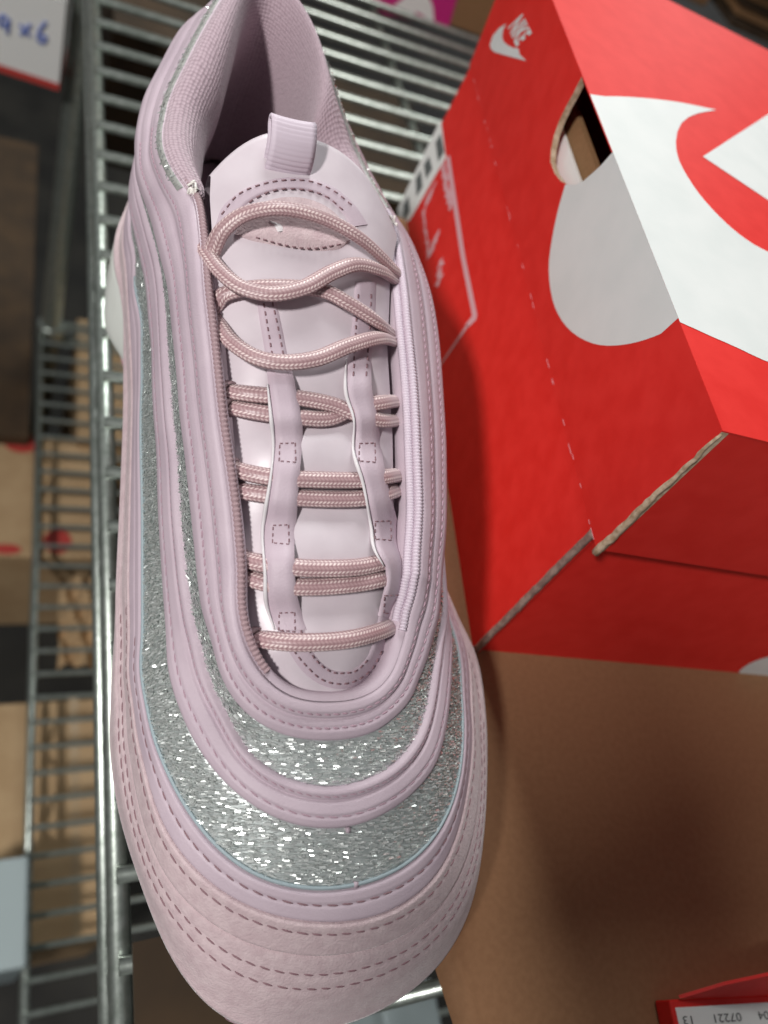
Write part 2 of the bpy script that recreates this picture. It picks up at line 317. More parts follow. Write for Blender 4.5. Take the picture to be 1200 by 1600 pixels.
# stitches
def stitches(t, h, q0, q1, m, pitch=.33, dash=.24, r=.022, jitter=.25):
    ids = qidx(q0, q1); P = surf(t, h)[ids]; d = np.r_[0, np.cumsum(np.linalg.norm(np.diff(P, axis=0), axis=1))]
    mb = MB(); a = 0.
    tt = nrm(surf(t + .03, h)[ids] - P)
    while a + dash < d[-1]:
        l = dash * (1 + jitter * rng.uniform(-.5, .3)); x = np.array([a, a + l * .25, a + l * .75, a + l])
        Q = np.stack([np.interp(x, d, P[:, i]) for i in range(3)], 1); T_ = np.stack([np.interp(x, d, tt[:, i]) for i in range(3)], 1)
        Q = Q + T_ * np.array([-.014, -.006, .006, .014])[:, None]
        mb.tube(Q, np.array([.35, 1, 1, .35]) * r, 6); a += pitch
    return mb
def stitch_part(name, rows, m):
    mb = MB()
    for rr in rows:
        s_ = stitches(*rr[:4], m, *rr[4:]); mb.add(np.concatenate(s_.V), s_.F)
    mb.build(name, m, sneaker, kind="stuff")
L0, R0 = 0.2, 36.5
stitch_part("mudguard_stitching", [(6.2, p_sued5(.2) + .008, 11, 26), (6.36, p_sued5(.36) + .008, 13.5, 23)], M['stitch'])
stitch_part("suede_stitching", [(5.3, p_sued4(.3) + .008, 11, 26)], M['stitch'])
stitch_part("foxing_stitching", [(4.42, p_band3(.42) + .008, 12, 26)], M['stitch'])
stitch_part("middle_band_stitching", [(2.22, p_band2(.22) + .006, L0, 27, .2, .16, .015), (2.70, p_band2(.70) + .006, L0, 27, .3, .22, .016)], M['stitch_light'])
stitch_part("eyestay_stitching", [(.30, p_band1(.30) + .008, L0, 34, .21, .16, .02), (.66, p_band1(.66) + .008, L0, 34, .21, .16, .02)], M['stitch_light'])
# glitter flakes
def flakes(name, t0, t1, n, q0=0, q1=QT, zoff=.012):
    q = rng.uniform(q0, q1, n); t = rng.uniform(t0, t1, n); fi = q / DQ; i = np.floor(fi).astype(int) % NQ
    ti = np.minimum((t / .05).astype(int), 139); tx = (t / .05 - ti)[:, None]
    P = BS[ti, i] * (1 - tx) + BS[ti + 1, i] * tx; N = NRM[ti, i]
    nxt = BS[ti, (i + 1) % NQ]; P = P + (nxt - BS[ti, i]) * (fi - np.floor(fi))[:, None]
    ex = LT[None] + rng.normal(0, .05, (n, 3)); ex = nrm(ex - N * (ex * N).sum(1, keepdims=True)); ey = np.cross(N, ex)
    a = rng.normal(0, .26, n); b = rng.normal(0, .38, n)
    ex2 = ex * np.cos(a)[:, None] + N * np.sin(a)[:, None]; ey2 = ey * np.cos(b)[:, None] + N * np.sin(b)[:, None]
    big = rng.random(n) ** 2.4 * np.clip((q - 6) / 6, .15, 1)
    l = (.035 + .03 * rng.random(n) + .02 * big)[:, None]; h = (.007 + .02 * big)[:, None]
    C = P + N * (zoff + .012 * rng.random(n)[:, None])
    V = np.stack([C - ex2 * l - ey2 * h, C + ex2 * l - ey2 * h, C + ex2 * l + ey2 * h, C - ex2 * l + ey2 * h], 1)
    return mesh(name, V.reshape(-1, 3), np.arange(4 * n).reshape(-1, 4), M['flake'], sneaker, smooth=False, kind="stuff")
flakes("glitter_flakes", 1.04, 1.97, 8000, 0, 27.5)
flakes("glitter_flakes", 3.03, 3.90, 13500, 0, 26.5)
# trim tabs and loose thread ends at the toe
mb = MB()
for t, q in ((3.05, 18.25), (3.94, 18.42)):
    i = int(q / DQ); p = surf(t, .03)[i]; tq = nrm(surf(t, .03)[i + 3] - p); td = nrm(surf(t + .05, .03)[i] - p); mb.box(p, tq * .05 + td * .015, td * .06, NRM[int(t / .05), i] * .03)
bevel_later = mb.build("trim_tab", M['leather'], sneaker, kind="stuff")
# collar trim strip with glitter
ct = panel("collar_trim", .03, .2, M['trim'], lambda x: .11 + .03 * math.sin(math.pi * x), 6, q=(34.9, 3.15 + QT), under=.02)
def trim_flakes():
    n = 420; ids = qidx(35.0, 2.9 + QT); i = rng.choice(ids, n); t = rng.uniform(.03, .19, n); ti = (t / .05).astype(int)
    P = BS[ti, i]; N = NRM[ti, i]; ex = LT + rng.normal(0, .3, (n, 3)); ex = nrm(ex - N * (ex * N).sum(1, keepdims=True)); ey = np.cross(N, ex)
    a = rng.normal(0, .5, n)[:, None]; b = rng.normal(0, .5, n)[:, None]; C = P + N * .15
    ex = nrm(ex + N * a) * .045; ey = nrm(ey + N * b) * .014
    V = np.stack([C - ex - ey, C + ex - ey, C + ex + ey, C - ex + ey], 1)
    mesh("trim_flakes", V.reshape(-1, 3), np.arange(4 * n).reshape(-1, 4), M['flake'], sneaker, smooth=False, kind="stuff")
trim_flakes()
# rims, linings, insole
UP = np.array([0, 0, 1.])
inw = nrm((CP[0] - CP[1]) * np.array([1, 1, 0])); inw = np.stack([gsm(inw[:, i], .5) for i in range(3)], 1); inw = nrm(inw)
def inner(prof, ids):                                # profile of (inward, up) from the rim
    return np.array([CP[0][ids] + inw[ids] * np.asarray(a)[..., None] + UP * np.asarray(b)[..., None] for a, b in prof])
ids = qidx(34.6, 3.5 + QT)
qq = QG[ids]; n = len(ids)
heel = np.exp(-((((qq - 42.1 + QT / 2) % QT) - QT / 2) / .75) ** 2)
endf = np.clip(np.minimum(np.arange(n), np.arange(n)[::-1]) / 40., 0, 1) ** .5
bul = (.35 + .75 * endf) * (1 - .35 * heel)
prof = [(-.05, .0), (.05, .14), (.25 * bul, .22 * endf + .02), (.6 * bul, .12), (.9 * bul, -.3), (1.05 * bul, -.9), (1.0 * bul, -1.8), (.75 * bul, -3.0), (.45 * bul, -4.4), (.3 * bul, -6.2)]
prof = [(np.broadcast_to(a, (n,)), np.broadcast_to(b, (n,))) for a, b in prof]
G0 = inner(prof, ids).transpose(1, 0, 2)
G = np.array([spline(g, 36) for g in G0])
cum = np.cumsum(np.r_[0, np.linalg.norm(np.diff(G[:, 6], axis=0), axis=1)])
uvl = np.stack([np.repeat(cum[:, None], 36, 1), np.repeat(np.linspace(0, 7.5, 36)[None], n, 0)], -1) * 9.
mesh("collar_lining", G.reshape(-1, 3), grid(n, 36), M['lining'], sneaker, uv=uvl.reshape(-1, 2))
ids2 = qidx(2.5, 35.3); prof2 = [(-.02, .05), (.12, .06), (.28, -.12), (.36, -.35), (.30, -.8), (.15, -1.6), (.1, -3.2)]
n2 = len(ids2); G = inner([(np.full(n2, a), np.full(n2, b)) for a, b in prof2], ids2).transpose(1, 0, 2)
mesh("throat_lining", G.reshape(-1, 3), grid(n2, len(prof2)), M['leather'], sneaker)
ins = inner([(np.full(NQ, .1), np.zeros(NQ))], np.arange(NQ))[0].copy(); ins[:, 2] = 4.3
spn = glob(np.clip((ins - O0) @ AX, 9, 24), np.full(NQ, -.6), np.full(NQ, 4.1))
mesh("insole", np.stack([ins, spn], 1).reshape(-1, 3), grid(NQ, 2, True), M['insole'], sneaker)
# ribbed piping along the throat opening
def rib(name, q0, q1, m, inn, up, r, per, amp):
    P = inner([(np.full(NQ, inn), np.full(NQ, up))], np.arange(NQ))[0][qidx(q0, q1)]; L_ = np.linalg.norm(np.diff(P, axis=0), axis=1).sum()
    P = resample(P, int(L_ / per * 4)); mb = MB(); mb.tube(P, r + amp * (np.arange(len(P)) % 4 < 2), 7); mb.build(name, m, sneaker)
rib("eyestay_piping", 3.0, 15.2, M['piping_dark'], .10, .03, .085, .11, .022)
rib("eyestay_piping", 21.6, 34.6, M['web'], .06, .08, .085, .085, .02)
rib("eyestay_piping", 22.0, 34.4, M['web'], .22, -.06, .10, .07, .012)
# midsole, bumper, outsole
def lower(name, prof, m, q=None):
    out = nrm(CP[7] * np.array([1, 1, 0]) - glob(*q2sw(QG, np.zeros(NQ)), np.zeros(NQ)))
    toe = np.exp(-((QG - 18.3) / 3.2) ** 2); rows = []
    rear = np.clip((3.5 - np.abs(((QG - 44.5 + QT / 2) % QT) - QT / 2)) / 1.5, 0, 1)
    for a, f in prof:
        P = CP[7] + out * (a + .38 * rear)[:, None]; P = P.copy(); bot = .15 + .25 * toe; P[:, 2] = CP[7][:, 2] * f + bot * (1 - f); rows.append(P)
    G = np.array(rows).transpose(1, 0, 2)
    G = np.array([spline(g, 22) for g in G]); idq = None if q is None else qidx(*q)
    if idq is not None: G = G[idq]
    return mesh(name, G.reshape(-1, 3), [f[::-1] for f in grid(len(G), 22, idq is None)], m, sneaker)
lower("midsole", [(-.5, 1.02), (-.3, .98), (-.26, .85), (-.25, .6), (-.28, .3), (-.36, .12), (-.6, .02), (-1.5, 0)], M['rubber'])
lower("toe_bumper", [(-.3, 1.0), (-.06, .95), (.02, .84), (.06, .6), (.02, .3), (-.1, .03), (-.4, -.02)], M['bumper'], q=(17.4, 21.3))
sole = CP[7] * .9 + glob(*q2sw(QG, np.zeros(NQ)), np.zeros(NQ)) * .1; sole[:, 2] = np.zeros(NQ) + .05 + .3 * np.exp(-((QG - 18.3) / 3.2) ** 2)
spn = glob(np.clip((sole - O0) @ AX, 6, 23), np.full(NQ, .2), np.full(NQ, .05))
mesh("outsole", np.stack([sole, spn], 1).reshape(-1, 3), grid(NQ, 2, True), M['bumper'], sneaker)

# ------------------------------------------------------------------ tongue
def I(x, xs, ys): return np.interp(x, xs, ys)
TSX = [5.5, 6, 7, 8.5, 10, 12, 14, 16, 17, 18.5, 20]
TWL = [-1.5, -1.9, -2.35, -2.5, -2.55, -2.7, -2.85, -3.05, -3.1, -3.0, -3.0]
TWR = [-.1, .1, .75, 1.1, 1.25, 1.35, 1.35, 1.6, 1.85, 1.8, 1.8]
TZ = [5.75, 6.15, 6.85, 7.5, 8.1, 8.85, 9.6, 10.3, 10.7, 11.2, 11.6]
LROW = []
def tz(s, w_):
    wl, wr = I(s, TSX, TWL), I(s, TSX, TWR); x = np.clip((w_ - (wl + wr) / 2) / ((wr - wl) / 2), -1.3, 1.3)
    q = .14 * np.cos(2 * np.pi * (s - 12.0) / 2.05) * np.clip(1 - x * x, 0, 1) * np.clip((14 - s) / 2, 0, 1) * np.clip((s - 6.5) / 1.5, 0, 1)
    return I(s, TSX, TZ) - .62 * np.abs(x) ** 3 - q + .04
def onT(u, v, h):
    z = 9.
    for i in range(50):
        s, w_, _ = loc(pz(u, v, z)); z = .5 * z + .5 * (float(tz(s, w_)) + h)
    return pz(u, v, z)
A_ = np.linspace(0, 1, 120); X_ = np.linspace(-1, 1, 41); V = []
for a in A_:
    for x in X_:
        s0 = 5.75 + .9 * x * x; s1 = 18.55 - 1.25 * abs(x) ** 2.4 - .25 * x
        s = s0 + a * (s1 - s0); wl, wr = I(s, TSX, TWL), I(s, TSX, TWR); wv = (wl + wr) / 2 + x * (wr - wl) / 2
        V.append(glob(s, wv, float(tz(s, wv))))
for (ds, dz) in [(.10, -.04), (.2, -.14), (.26, -.3), (.24, -.5), (.1, -.9), (-.4, -1.6), (-1.2, -2.4)]:
    for x in X_:
        s1 = 18.55 - 1.25 * abs(x) ** 2.4 - .25 * x; wl, wr = I(s1, TSX, TWL), I(s1, TSX, TWR); wv = (wl + wr) / 2 + x * (wr - wl) / 2
        V.append(glob(s1 + ds, wv, float(tz(s1, wv)) + dz))
tongue = mesh("tongue", V, grid(127, 41), M['satin'], sneaker)
def strip_px(name, Lp, Rp, m, hfun, n=60, nx=7, parent=None, skirt=.09):
    Lp = spline(Lp, n); Rp = spline(Rp, n); V = []
    for i in range(n):
        for j in range(nx):
            x = j / (nx - 1); p = Lp[i] * (1 - x) + Rp[i] * x; e = 1 if 0 < j < nx - 1 else 0
            V.append(onT(p[0], p[1], hfun(p[1]) * (1 if e else .9) - (0 if e else skirt)))
    return mesh(name, V, grid(n, nx), m, parent or tongue)
def bumps(rows, lo, hi, w_): return lambda v: lo + (hi - lo) * max(math.exp(-((v - r) / w_) ** 4) for r in rows)
hL = bumps([628, 760, 900], .07, .47, 45)
SLl = [(398,455),(404,500),(414,560),(419,600),(424,650),(428,695),(424,745),(415,800),(411,837),(415,894),(417,942),(430,984)]
SLr = [(428,450),(440,500),(452,560),(461,600),(469,640),(473,680),(467,755),(464,805),(460,856),(462,912),(468,945),(482,984)]
SRl = [(553,440),(549,500),(542,560),(541,612),(554,657),(553,706),(568,755),(580,819),(585,856),(601,885),(602,909),(595,940),(590,962)]
SRr = [(590,440),(588,500),(582,560),(581,605),(591,657),(596,702),(606,757),(622,819),(625,852),(633,879),(629,924),(620,950),(614,965)]
strip_px("lace_keeper_strap", SLl, SLr, M['leather'], hL)
strip_px("lace_keeper_strap", SRl, SRr, M['leather'], hL)
for nm, pl in (("strap_edge", SLl), ("strap_edge", SRl)):
    P = np.array([onT(p[0] - 1, p[1], hL(p[1]) * .95 - .03) for p in spline(pl[3:] if pl is not SRl else pl[2:10], 50)]); mb = MB(); mb.tube(P, np.interp(np.arange(50), [0, 8, 16, 25, 34, 42, 49], [.02, .05, .025, .05, .03, .05, .015]), 6); mb.build(nm, M['white_edge'], tongue)
# U shaped pad border at the bottom of the tongue
strip_px("tongue_border", [(428,980),(446,1015),(470,1050),(500,1072),(532,1079),(562,1072),(590,1050),(608,1015),(616,965)], [(480,985),(488,1010),(503,1032),(520,1044),(537,1047),(553,1043),(570,1028),(580,1005),(590,962)], M['leather'], lambda v: .05, 60)
strip_px("tongue_top_band", [(333,352),(345,322),(378,295),(425,278),(478,276),(522,290),(556,318),(578,350)], [(368,352),(382,327),(402,311),(432,300),(472,299),(505,310),(530,330),(545,355)], M['leather'], lambda v: .04, 60)
strip_px("logo_patch", [(366,366),(385,330),(410,312),(440,303),(475,303),(508,316),(532,338),(548,372)], [(369,367),(392,378),(420,386),(452,393),(485,397),(512,396),(532,391),(547,376)], M['suede'], lambda v: .06, 50)
strip_px("logo_mark", [(420,346),(428,352),(434,362)], [(424,345),(440,352),(442,361)], M['white_edge'], lambda v: .10, 12, 3, skirt=.03)
def dash_px(mb, pl, h, n, r=.02, fill=.6):
    P = np.array([onT(p[0], p[1], h(p[1])) for p in spline(pl, n * 4)])
    for i in range(n): mb.tube(P[i * 4:i * 4 + 3], r, 5)
mb = MB(); hh = lambda v: .055
dash_px(mb, [(346,335),(375,302),(425,284),(478,282),(518,296),(552,322)], hh, 17); dash_px(mb, [(372,338),(392,314),(430,297),(474,296),(510,307),(538,330)], hh, 14)
dash_px(mb, [(400,371),(450,384),(490,388),(535,381)], lambda v: .075, 12)
dash_px(mb, [(441,984),(458,1015),(478,1040),(503,1062),(533,1069),(560,1062),(582,1044),(598,1015)], lambda v: .065, 18)
dash_px(mb, [(470,985),(480,1012),(498,1036),(518,1050),(537,1052),(557,1048),(576,1030)], lambda v: .065, 14)
mb.build("tongue_stitching", M['stitch'], tongue, kind="stuff")
mb = MB()
for a, b in (([(410,462),(418,510),(428,570)], 9), ([(423,460),(434,510),(446,570)], 9), ([(560,460),(556,510),(552,590)], 11), ([(580,460),(578,510),(572,590)], 11)): dash_px(mb, a, lambda v: hL(v) + .01, b)
for cx, cy in ((448, 707), (440, 835), (450, 972), (573, 707), (600, 829), (612, 945)):
    cx += rng.uniform(-2, 2); ring = [(cx - 12, cy - 14), (cx + 12, cy - 15), (cx + 13, cy + 15), (cx - 13, cy + 13), (cx - 12, cy - 14)]
    for i in range(4): dash_px(mb, [ring[i], tuple((np.array(ring[i]) + ring[i + 1]) / 2), ring[i + 1]], lambda v: hL(v) + .012, 3, .016)
mb.build("strap_stitching", M['stitch'], tongue, kind="stuff")
# pull tab: a folded loop of ribbed tape
pb = onT(449, 272, -.05); tl = onT(411, 268, 0) ; tr_ = onT(487, 279, 0); wd = nrm(tr_ - tl) * np.linalg.norm(tr_ - tl) / 2 * .92; wd[2] *= .4
path = [(0, -.25), (.05, .28), (.26, .62), (.56, .84), (.74, .88), (.84, .78), (.78, .66), (.5, .5), (.32, .2), (.28, -.3)]
pp = spline([(a, b, 0) for a, b in path], 110); V = []
for i, (a, b, _) in enumerate(pp):
    rb = .012 * (i % 4 < 2)
    for x in np.linspace(-1, 1, 9):
        V.append(pb + wd * x * (1 + .0 * x) + AX * (a + rb + .06 * x * x) + UP * (b + rb))
tab = mesh("pull_tab", V, grid(110, 9), M['web'], tongue)
md = tab.modifiers.new("thickness", 'SOLIDIFY'); md.thickness = .0009; md.offset = 0

# ------------------------------------------------------------------ laces
def lace(pts, r=.195, flat=.62):
    P = np.array([onT(*p) for p in pts]); L_ = np.linalg.norm(np.diff(P, axis=0), axis=1).sum()
    P = spline(P, max(40, int(L_ / .02))); m = len(P); nth = 48
    T_ = nrm(np.gradient(P, axis=0)); N0 = nrm(np.tile(np.array([-.15, -.15, 1.]), (m, 1)) - 0); N0 = nrm(N0 - T_ * (N0 * T_).sum(1, keepdims=True)); B = np.cross(T_, N0)
    th = np.linspace(0, 2 * np.pi, nth, endpoint=False); u = np.arange(m) * .02
    rows = 12; c = th / (2 * np.pi) * rows; sgn = np.where(np.floor(c) % 2 < 1, 1, -1)
    fr = (c % 1) - .5
    ph = (u[:, None] / .092 + sgn[None] * fr[None] * .85)
    strand = np.abs(np.sin(np.pi * ph)) ; ridge = np.cos(np.pi * fr)[None] ** .5
    hgt = strand * ridge
    lobe = .035 * np.cos(4 * th)[None]
    rr = r * (1 + .075 * hgt - .03 + lobe)
    V = P[:, None] + (rr * np.cos(th)[None] * 1.)[..., None] * B[:, None] + (rr * np.sin(th)[None] * flat)[..., None] * N0[:, None]
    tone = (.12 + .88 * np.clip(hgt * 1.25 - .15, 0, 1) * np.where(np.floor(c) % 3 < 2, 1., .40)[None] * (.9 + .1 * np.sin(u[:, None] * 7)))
    F = [(i * nth + j, i * nth + (j + 1) % nth, (i + 1) * nth + (j + 1) % nth, (i + 1) * nth + j) for i in range(m - 1) for j in range(nth)]
    return mesh("shoelace", V.reshape(-1, 3), F, M['lace'], sneaker, attr=tone.ravel()), P
LP_ = []
LP_.append(lace([(650,455,-.35),(633,440,-.05),(612,418,.2),(565,374,.42),(505,341,.5),(440,326,.52),(385,334,.5),(350,358,.42),(334,386,.25),(325,412,0),(308,425,-.4)])[1])
LP_.append(lace([(306,372,-.2),(321,392,.2),(345,424,.42),(378,449,.5),(425,459,.52),(475,449,.5),(520,425,.48),(558,413,.45),(595,423,.3),(625,443,0),(650,452,-.4)])[1])
LP_.append(lace([(306,505,-.3),(332,482,.05),(355,458,.2),(420,448,.2),(500,453,.22),(545,474,.28),(590,503,.25),(622,530,.05),(650,545,-.35)])[1])
LP_.append(lace([(318,478,-.3),(340,505,.12),(362,534,.32),(400,558,.42),(445,566,.44),(495,560,.42),(545,540,.4),(590,528,.32),(618,534,.12),(650,545,-.35)])[1])
LP_.append(lace([(325,600,-.5),(346,608,.0),(380,614,.2),(430,619,.22),(475,623,.24),(520,632,.28),(555,646,.26),(600,657,.2),(632,652,.02),(655,640,-.4)])[1])
LP_.append(lace([(325,632,-.5),(350,634,.0),(385,641,.2),(430,648,.2),(475,653,.2),(515,653,.16),(555,636,.16),(600,628,.2),(632,626,.05),(655,625,-.4)])[1])
LP_.append(lace([(330,718,-.5),(354,727,.0),(385,738,.2),(430,746,.22),(480,749,.22),(560,750,.22),(605,744,.2),(634,742,.05),(655,752,-.4)])[1])
LP_.append(lace([(330,752,-.5),(356,762,.0),(390,769,.2),(440,775,.2),(490,779,.2),(560,779,.2),(605,770,.18),(632,758,.0),(652,735,-.4)])[1])
LP_.append(lace([(345,858,-.5),(370,870,.0),(400,878,.2),(440,884,.22),(490,888,.22),(560,886,.22),(610,875,.18),(634,868,.0),(655,862,-.4)])[1])
LP_.append(lace([(350,888,-.5),(377,898,.0),(405,908,.2),(440,915,.22),(490,917,.22),(555,912,.22),(600,903,.18),(626,892,.0),(650,870,-.4)])[1])
LP_.append(lace([(380,985,-.5),(402,996,.02),(425,1001,.2),(470,1004,.22),(520,1002,.22),(560,996,.22),(600,984,.2),(626,970,.02),(648,958,-.5)])[1])
LF_ = [(None, .06), (None, .93), (None, .93), (None, .93)] + [(.12, .88)] * 6 + [(.09, .90)]
def loop_on(P, f, m):                              # ribbed tape loop the lace runs through
    i = int(f * (len(P) - 1)); t = nrm(P[i + 3] - P[i - 3]); n0 = nrm(np.array([0, 0, 1.]) - t * t[2]); b = np.cross(t, n0); th = np.linspace(0, 2 * np.pi, 20, endpoint=False)
    V = [P[i] + t * a + (b * math.cos(x)) * (.235 + e) + (n0 * math.sin(x)) * (.19 + e) for a, e in ((-.10, -.03), (-.09, .02), (-.05, .03), (-.03, .018), (0, .03), (.03, .018), (.05, .03), (.09, .02), (.10, -.03)) for x in th]
    F = [(k * 20 + j, k * 20 + (j + 1) % 20, (k + 1) * 20 + (j + 1) % 20, (k + 1) * 20 + j) for k in range(8) for j in range(20)]
    mesh("lace_loop", V, F, m, sneaker)
for k, (a, b) in enumerate(LF_):
    if a: loop_on(LP_[k], a, M['piping_dark'])
    loop_on(LP_[k], b, M['web'])
# white bar tacks where collar meets eyestay
for (u, v, z) in ((303, 300, 9.75), (612, 352, 9.75)):
    mb = MB(); c = pz(u, v, z)
    for i in range(14):
        a = rng.normal(0, .07, 3); b = rng.normal(0, .10, 3); d_ = rng.normal(0, .09, 3); mb.tube(spline([c + a, c + b + UP * .05, c + d_], 8), .03, 5)
    mb.build("bar_tack", M['tack'], sneaker, kind="stuff")

# ------------------------------------------------------------------ red shoebox
XL, YF, YB, XR, ZT, ZL = 13.72, 10.05, 34.6, 47.0, 12.6, 7.2      # lid left, front, back, right, top, lower rim
box = thing("shoebox", "big red shoebox with large white swoosh over its lid, to the right of the sneaker", "shoebox", (30, 22, 0))
TH = .22
def xl(y, z): return 13.86 + (z - ZL) / (ZT - ZL) * -.60      # the end flap leans in towards the top
def pe(u, v):
    x = 13.6
    for i in range(12): p = pxx(u, v, x); x = xl(p[1], p[2])
    return pxx(u, v, x)
def quad(mb, a, b, c, d): mb.add([a, b, c, d], [(0, 1, 2, 3)])
def bevel(o, wd_=.12, seg=3):
    m_ = o.modifiers.new("bevel", 'BEVEL'); m_.width = wd_ * S; m_.segments = seg; m_.limit_method = 'ANGLE'; m_.angle_limit = .6
    return o
hole_px = [(905,127),(896,145),(885,165),(874,188),(866,210),(861,232),(860,252),(866,270),(876,283),(888,289),(900,289),(912,283),(926,271),(940,258),(951,247)]
hole = np.array([pe(u, v) for u, v in hole_px])
for k_ in (0, -1): hole[k_] = (xl(hole[k_, 1], ZT), hole[k_, 1], ZT)
# lid end flap with the finger hole cut out
out = [(xl(YF, ZL), YF, ZL), (xl(YF, ZT), YF, ZT)] + [tuple(p) for p in hole[::-1]] + [(xl(YB, ZT), YB, ZT), (xl(YB, ZL), YB, ZL)]
out = np.array(out); nO = len(out); tri = poly_fill([(0, p[1], p[2]) for p in out]); inn = out + np.array([TH, 0, 0])
Fx = [tuple(t) for t in tri] + [tuple(i + nO for i in t[::-1]) for t in tri]
lid_end = mesh("lid_end_flap", np.vstack([out, inn]), Fx, M['red'], box, smooth=False)
mesh("cut_edge", np.vstack([out, inn]), [(i, (i + 1) % nO, (i + 1) % nO + nO, i + nO) for i in range(nO) if i not in (1, 1 + len(hole))], M['kraft_edge'], lid_end, smooth=False)
lt = np.array([(xl(YF, ZT), YF, ZT + .002), (XR, YF, ZT + .002), (XR, YB, ZT + .002), (xl(YB, ZT), YB, ZT + .002)]); HEX = [(3, 2, 1, 0), (4, 5, 6, 7), (0, 1, 5, 4), (1, 2, 6, 5), (2, 3, 7, 6), (3, 0, 4, 7)]
lid_top = mesh("lid_top", np.vstack([lt, lt + UP * .04]), HEX, M['red'], box, smooth=False)
lf = [(13.86 + .1, YF + .03, ZL + .02), (XR, YF + .03, ZL + .02), (XR, YF + .25, ZL + .02), (13.96, YF + .25, ZL + .02), (13.37, YF + .02, ZT - .004), (XR, YF + .02, ZT - .004), (XR, YF + .25, ZT - .004), (13.37, YF + .25, ZT - .004)]
mesh("lid_front", lf, HEX, M['red'], box, smooth=False)
mb = MB(); mb.box(((XL + XR) / 2 + .12, YB - .11, (ZT + ZL) / 2 - .04), ((XR - XL) / 2 - .12, 0, 0), (0, .11, 0), (0, 0, (ZT - ZL) / 2 - .05)); mb.build("lid_back", M['red'], box, smooth=False)
# torn pale edge of the lid corner
ed = resample([(13.85, YF - .02, ZL - .05), (xl(YF, 9.9) + .01, YF - .02, 9.9), (xl(YF, ZT) + .03, YF - .01, ZT - .06)], 30)
ed[:, 0] += np.convolve(rng.normal(0, .03, 30), [.2, .6, .2], 'same'); ed[:, 1] += rng.normal(0, .008, 30); mb = MB(); mb.tube(ed, np.linspace(.12, .04, 30) + rng.normal(0, .005, 30), 7); mb.build("torn_edge", M['kraft_edge'], box)
# body
XB = 13.93; YBF = YF + .72; YB0 = YF + .02
ZM = ZL + .3
be = [(XB, YB0 - .1, 0), (XB + .24, YB0 - .1, 0), (XB + .24, YB, 0), (XB, YB, 0), (XB, YBF - .1, ZM), (XB + .24, YBF - .1, ZM), (XB + .24, YB, ZM), (XB, YB, ZM)]
body_end = mesh("body_end_panel", be, HEX, M['red'], box, smooth=False)
bf = [(XB + .05, YB0, 0), (XR - .2, YB0, 0), (XR - .2, YB0 + .24, 0), (XB + .05, YB0 + .24, 0), (XB + .05, YBF, ZM), (XR - .2, YBF, ZM), (XR - .2, YBF + .24, ZM), (XB + .05, YBF + .24, ZM)]
body_front = mesh("body_front_panel", bf, HEX, M['red'], box, smooth=False)
mb = MB(); mb.box(((XB + XR) / 2 + .1, YB - .5, 6), ((XR - XB) / 2 - .2, 0, 0), (0, .12, 0), (0, 0, 6)); mb.build("body_back_panel", M['red'], box, smooth=False)
mb = MB(); mb.box((XR - .33, (YF + YB) / 2, 6), (.12, 0, 0), (0, (YB - YF) / 2 - .9, 0), (0, 0, 6)); mb.build("body_end_panel", M['red'], box, smooth=False)
mb = MB(); mb.box((XL + .62, (YF + YB) / 2, 5.6), (.12, 0, 0), (0, (YB - YF) / 2 - 1.2, 0), (0, 0, 5.6)); mb.build("inner_wall", M['kraft'], box, smooth=False)
mb = MB(); mb.box((XL + .36, (YF + YB) / 2, 5.4), (.05, 0, 0), (0, (YB - YF) / 2 - 1.2, 0), (0, 0, 5.2)); mb.build("tissue_lining", M['paper'], box, smooth=False)
mb = MB(); mb.box(((XB + XR) / 2, (YF + YB) / 2, .15), ((XR - XB) / 2 - .5, 0, 0), (0, (YB - YF) / 2 - .8, 0), (0, 0, .1)); mb.build("box_base", M['kraft'], box, smooth=False)
ed = resample([(XB + .0, YB0 - .08, 0.1), (XB, YBF - .1, ZL)], 40); ed[:, 0] += np.convolve(rng.normal(0, .02, 40), np.ones(5) / 5, 'same'); ed[:, 1] += rng.normal(0, .004, 40)
mb = MB(); mb.tube(ed, .12 + rng.normal(0, .005, 40), 7); mb.build("end_panel_edge", M['grey_edge'], box)
# scuffed crease between lid flap and body
mb = MB()
for i in range(26):
    y = rng.uniform(YF + .5, YB - .5); l = rng.uniform(.03, .2); mb.box((13.846 - .001 * rng.random(), y, ZL + .04 + rng.normal(0, .02)), (.004, 0, 0), (0, l, 0), (0, 0, .007))
mb.build("crease_scuff", M['pale_pink'], lid_end, smooth=False, kind="stuff")
def text_at(name, body, org, ex, ey, m, parent, nz, bold=0.):
    cu = bpy.data.curves.new(name, 'FONT'); cu.body = body; cu.size = 1; cu.offset = bold; t_ = bpy.data.objects.new(name, cu); COL.objects.link(t_)
    bpy.context.view_layer.update(); me = bpy.data.meshes.new_from_object(t_.evaluated_get(bpy.context.evaluated_depsgraph_get()))
    V = np.empty(len(me.vertices) * 3); me.vertices.foreach_get('co', V); V = V.reshape(-1, 3); F = [tuple(p.vertices) for p in me.polygons]
    bpy.data.objects.remove(t_); bpy.data.curves.remove(cu); bpy.data.meshes.remove(me)
    P = np.array(org) + V[:, :1] * np.array(ex) + V[:, 1:2] * np.array(ey) + np.array(nz) * .02
    return mesh(name, P, F, m, parent, smooth=False)
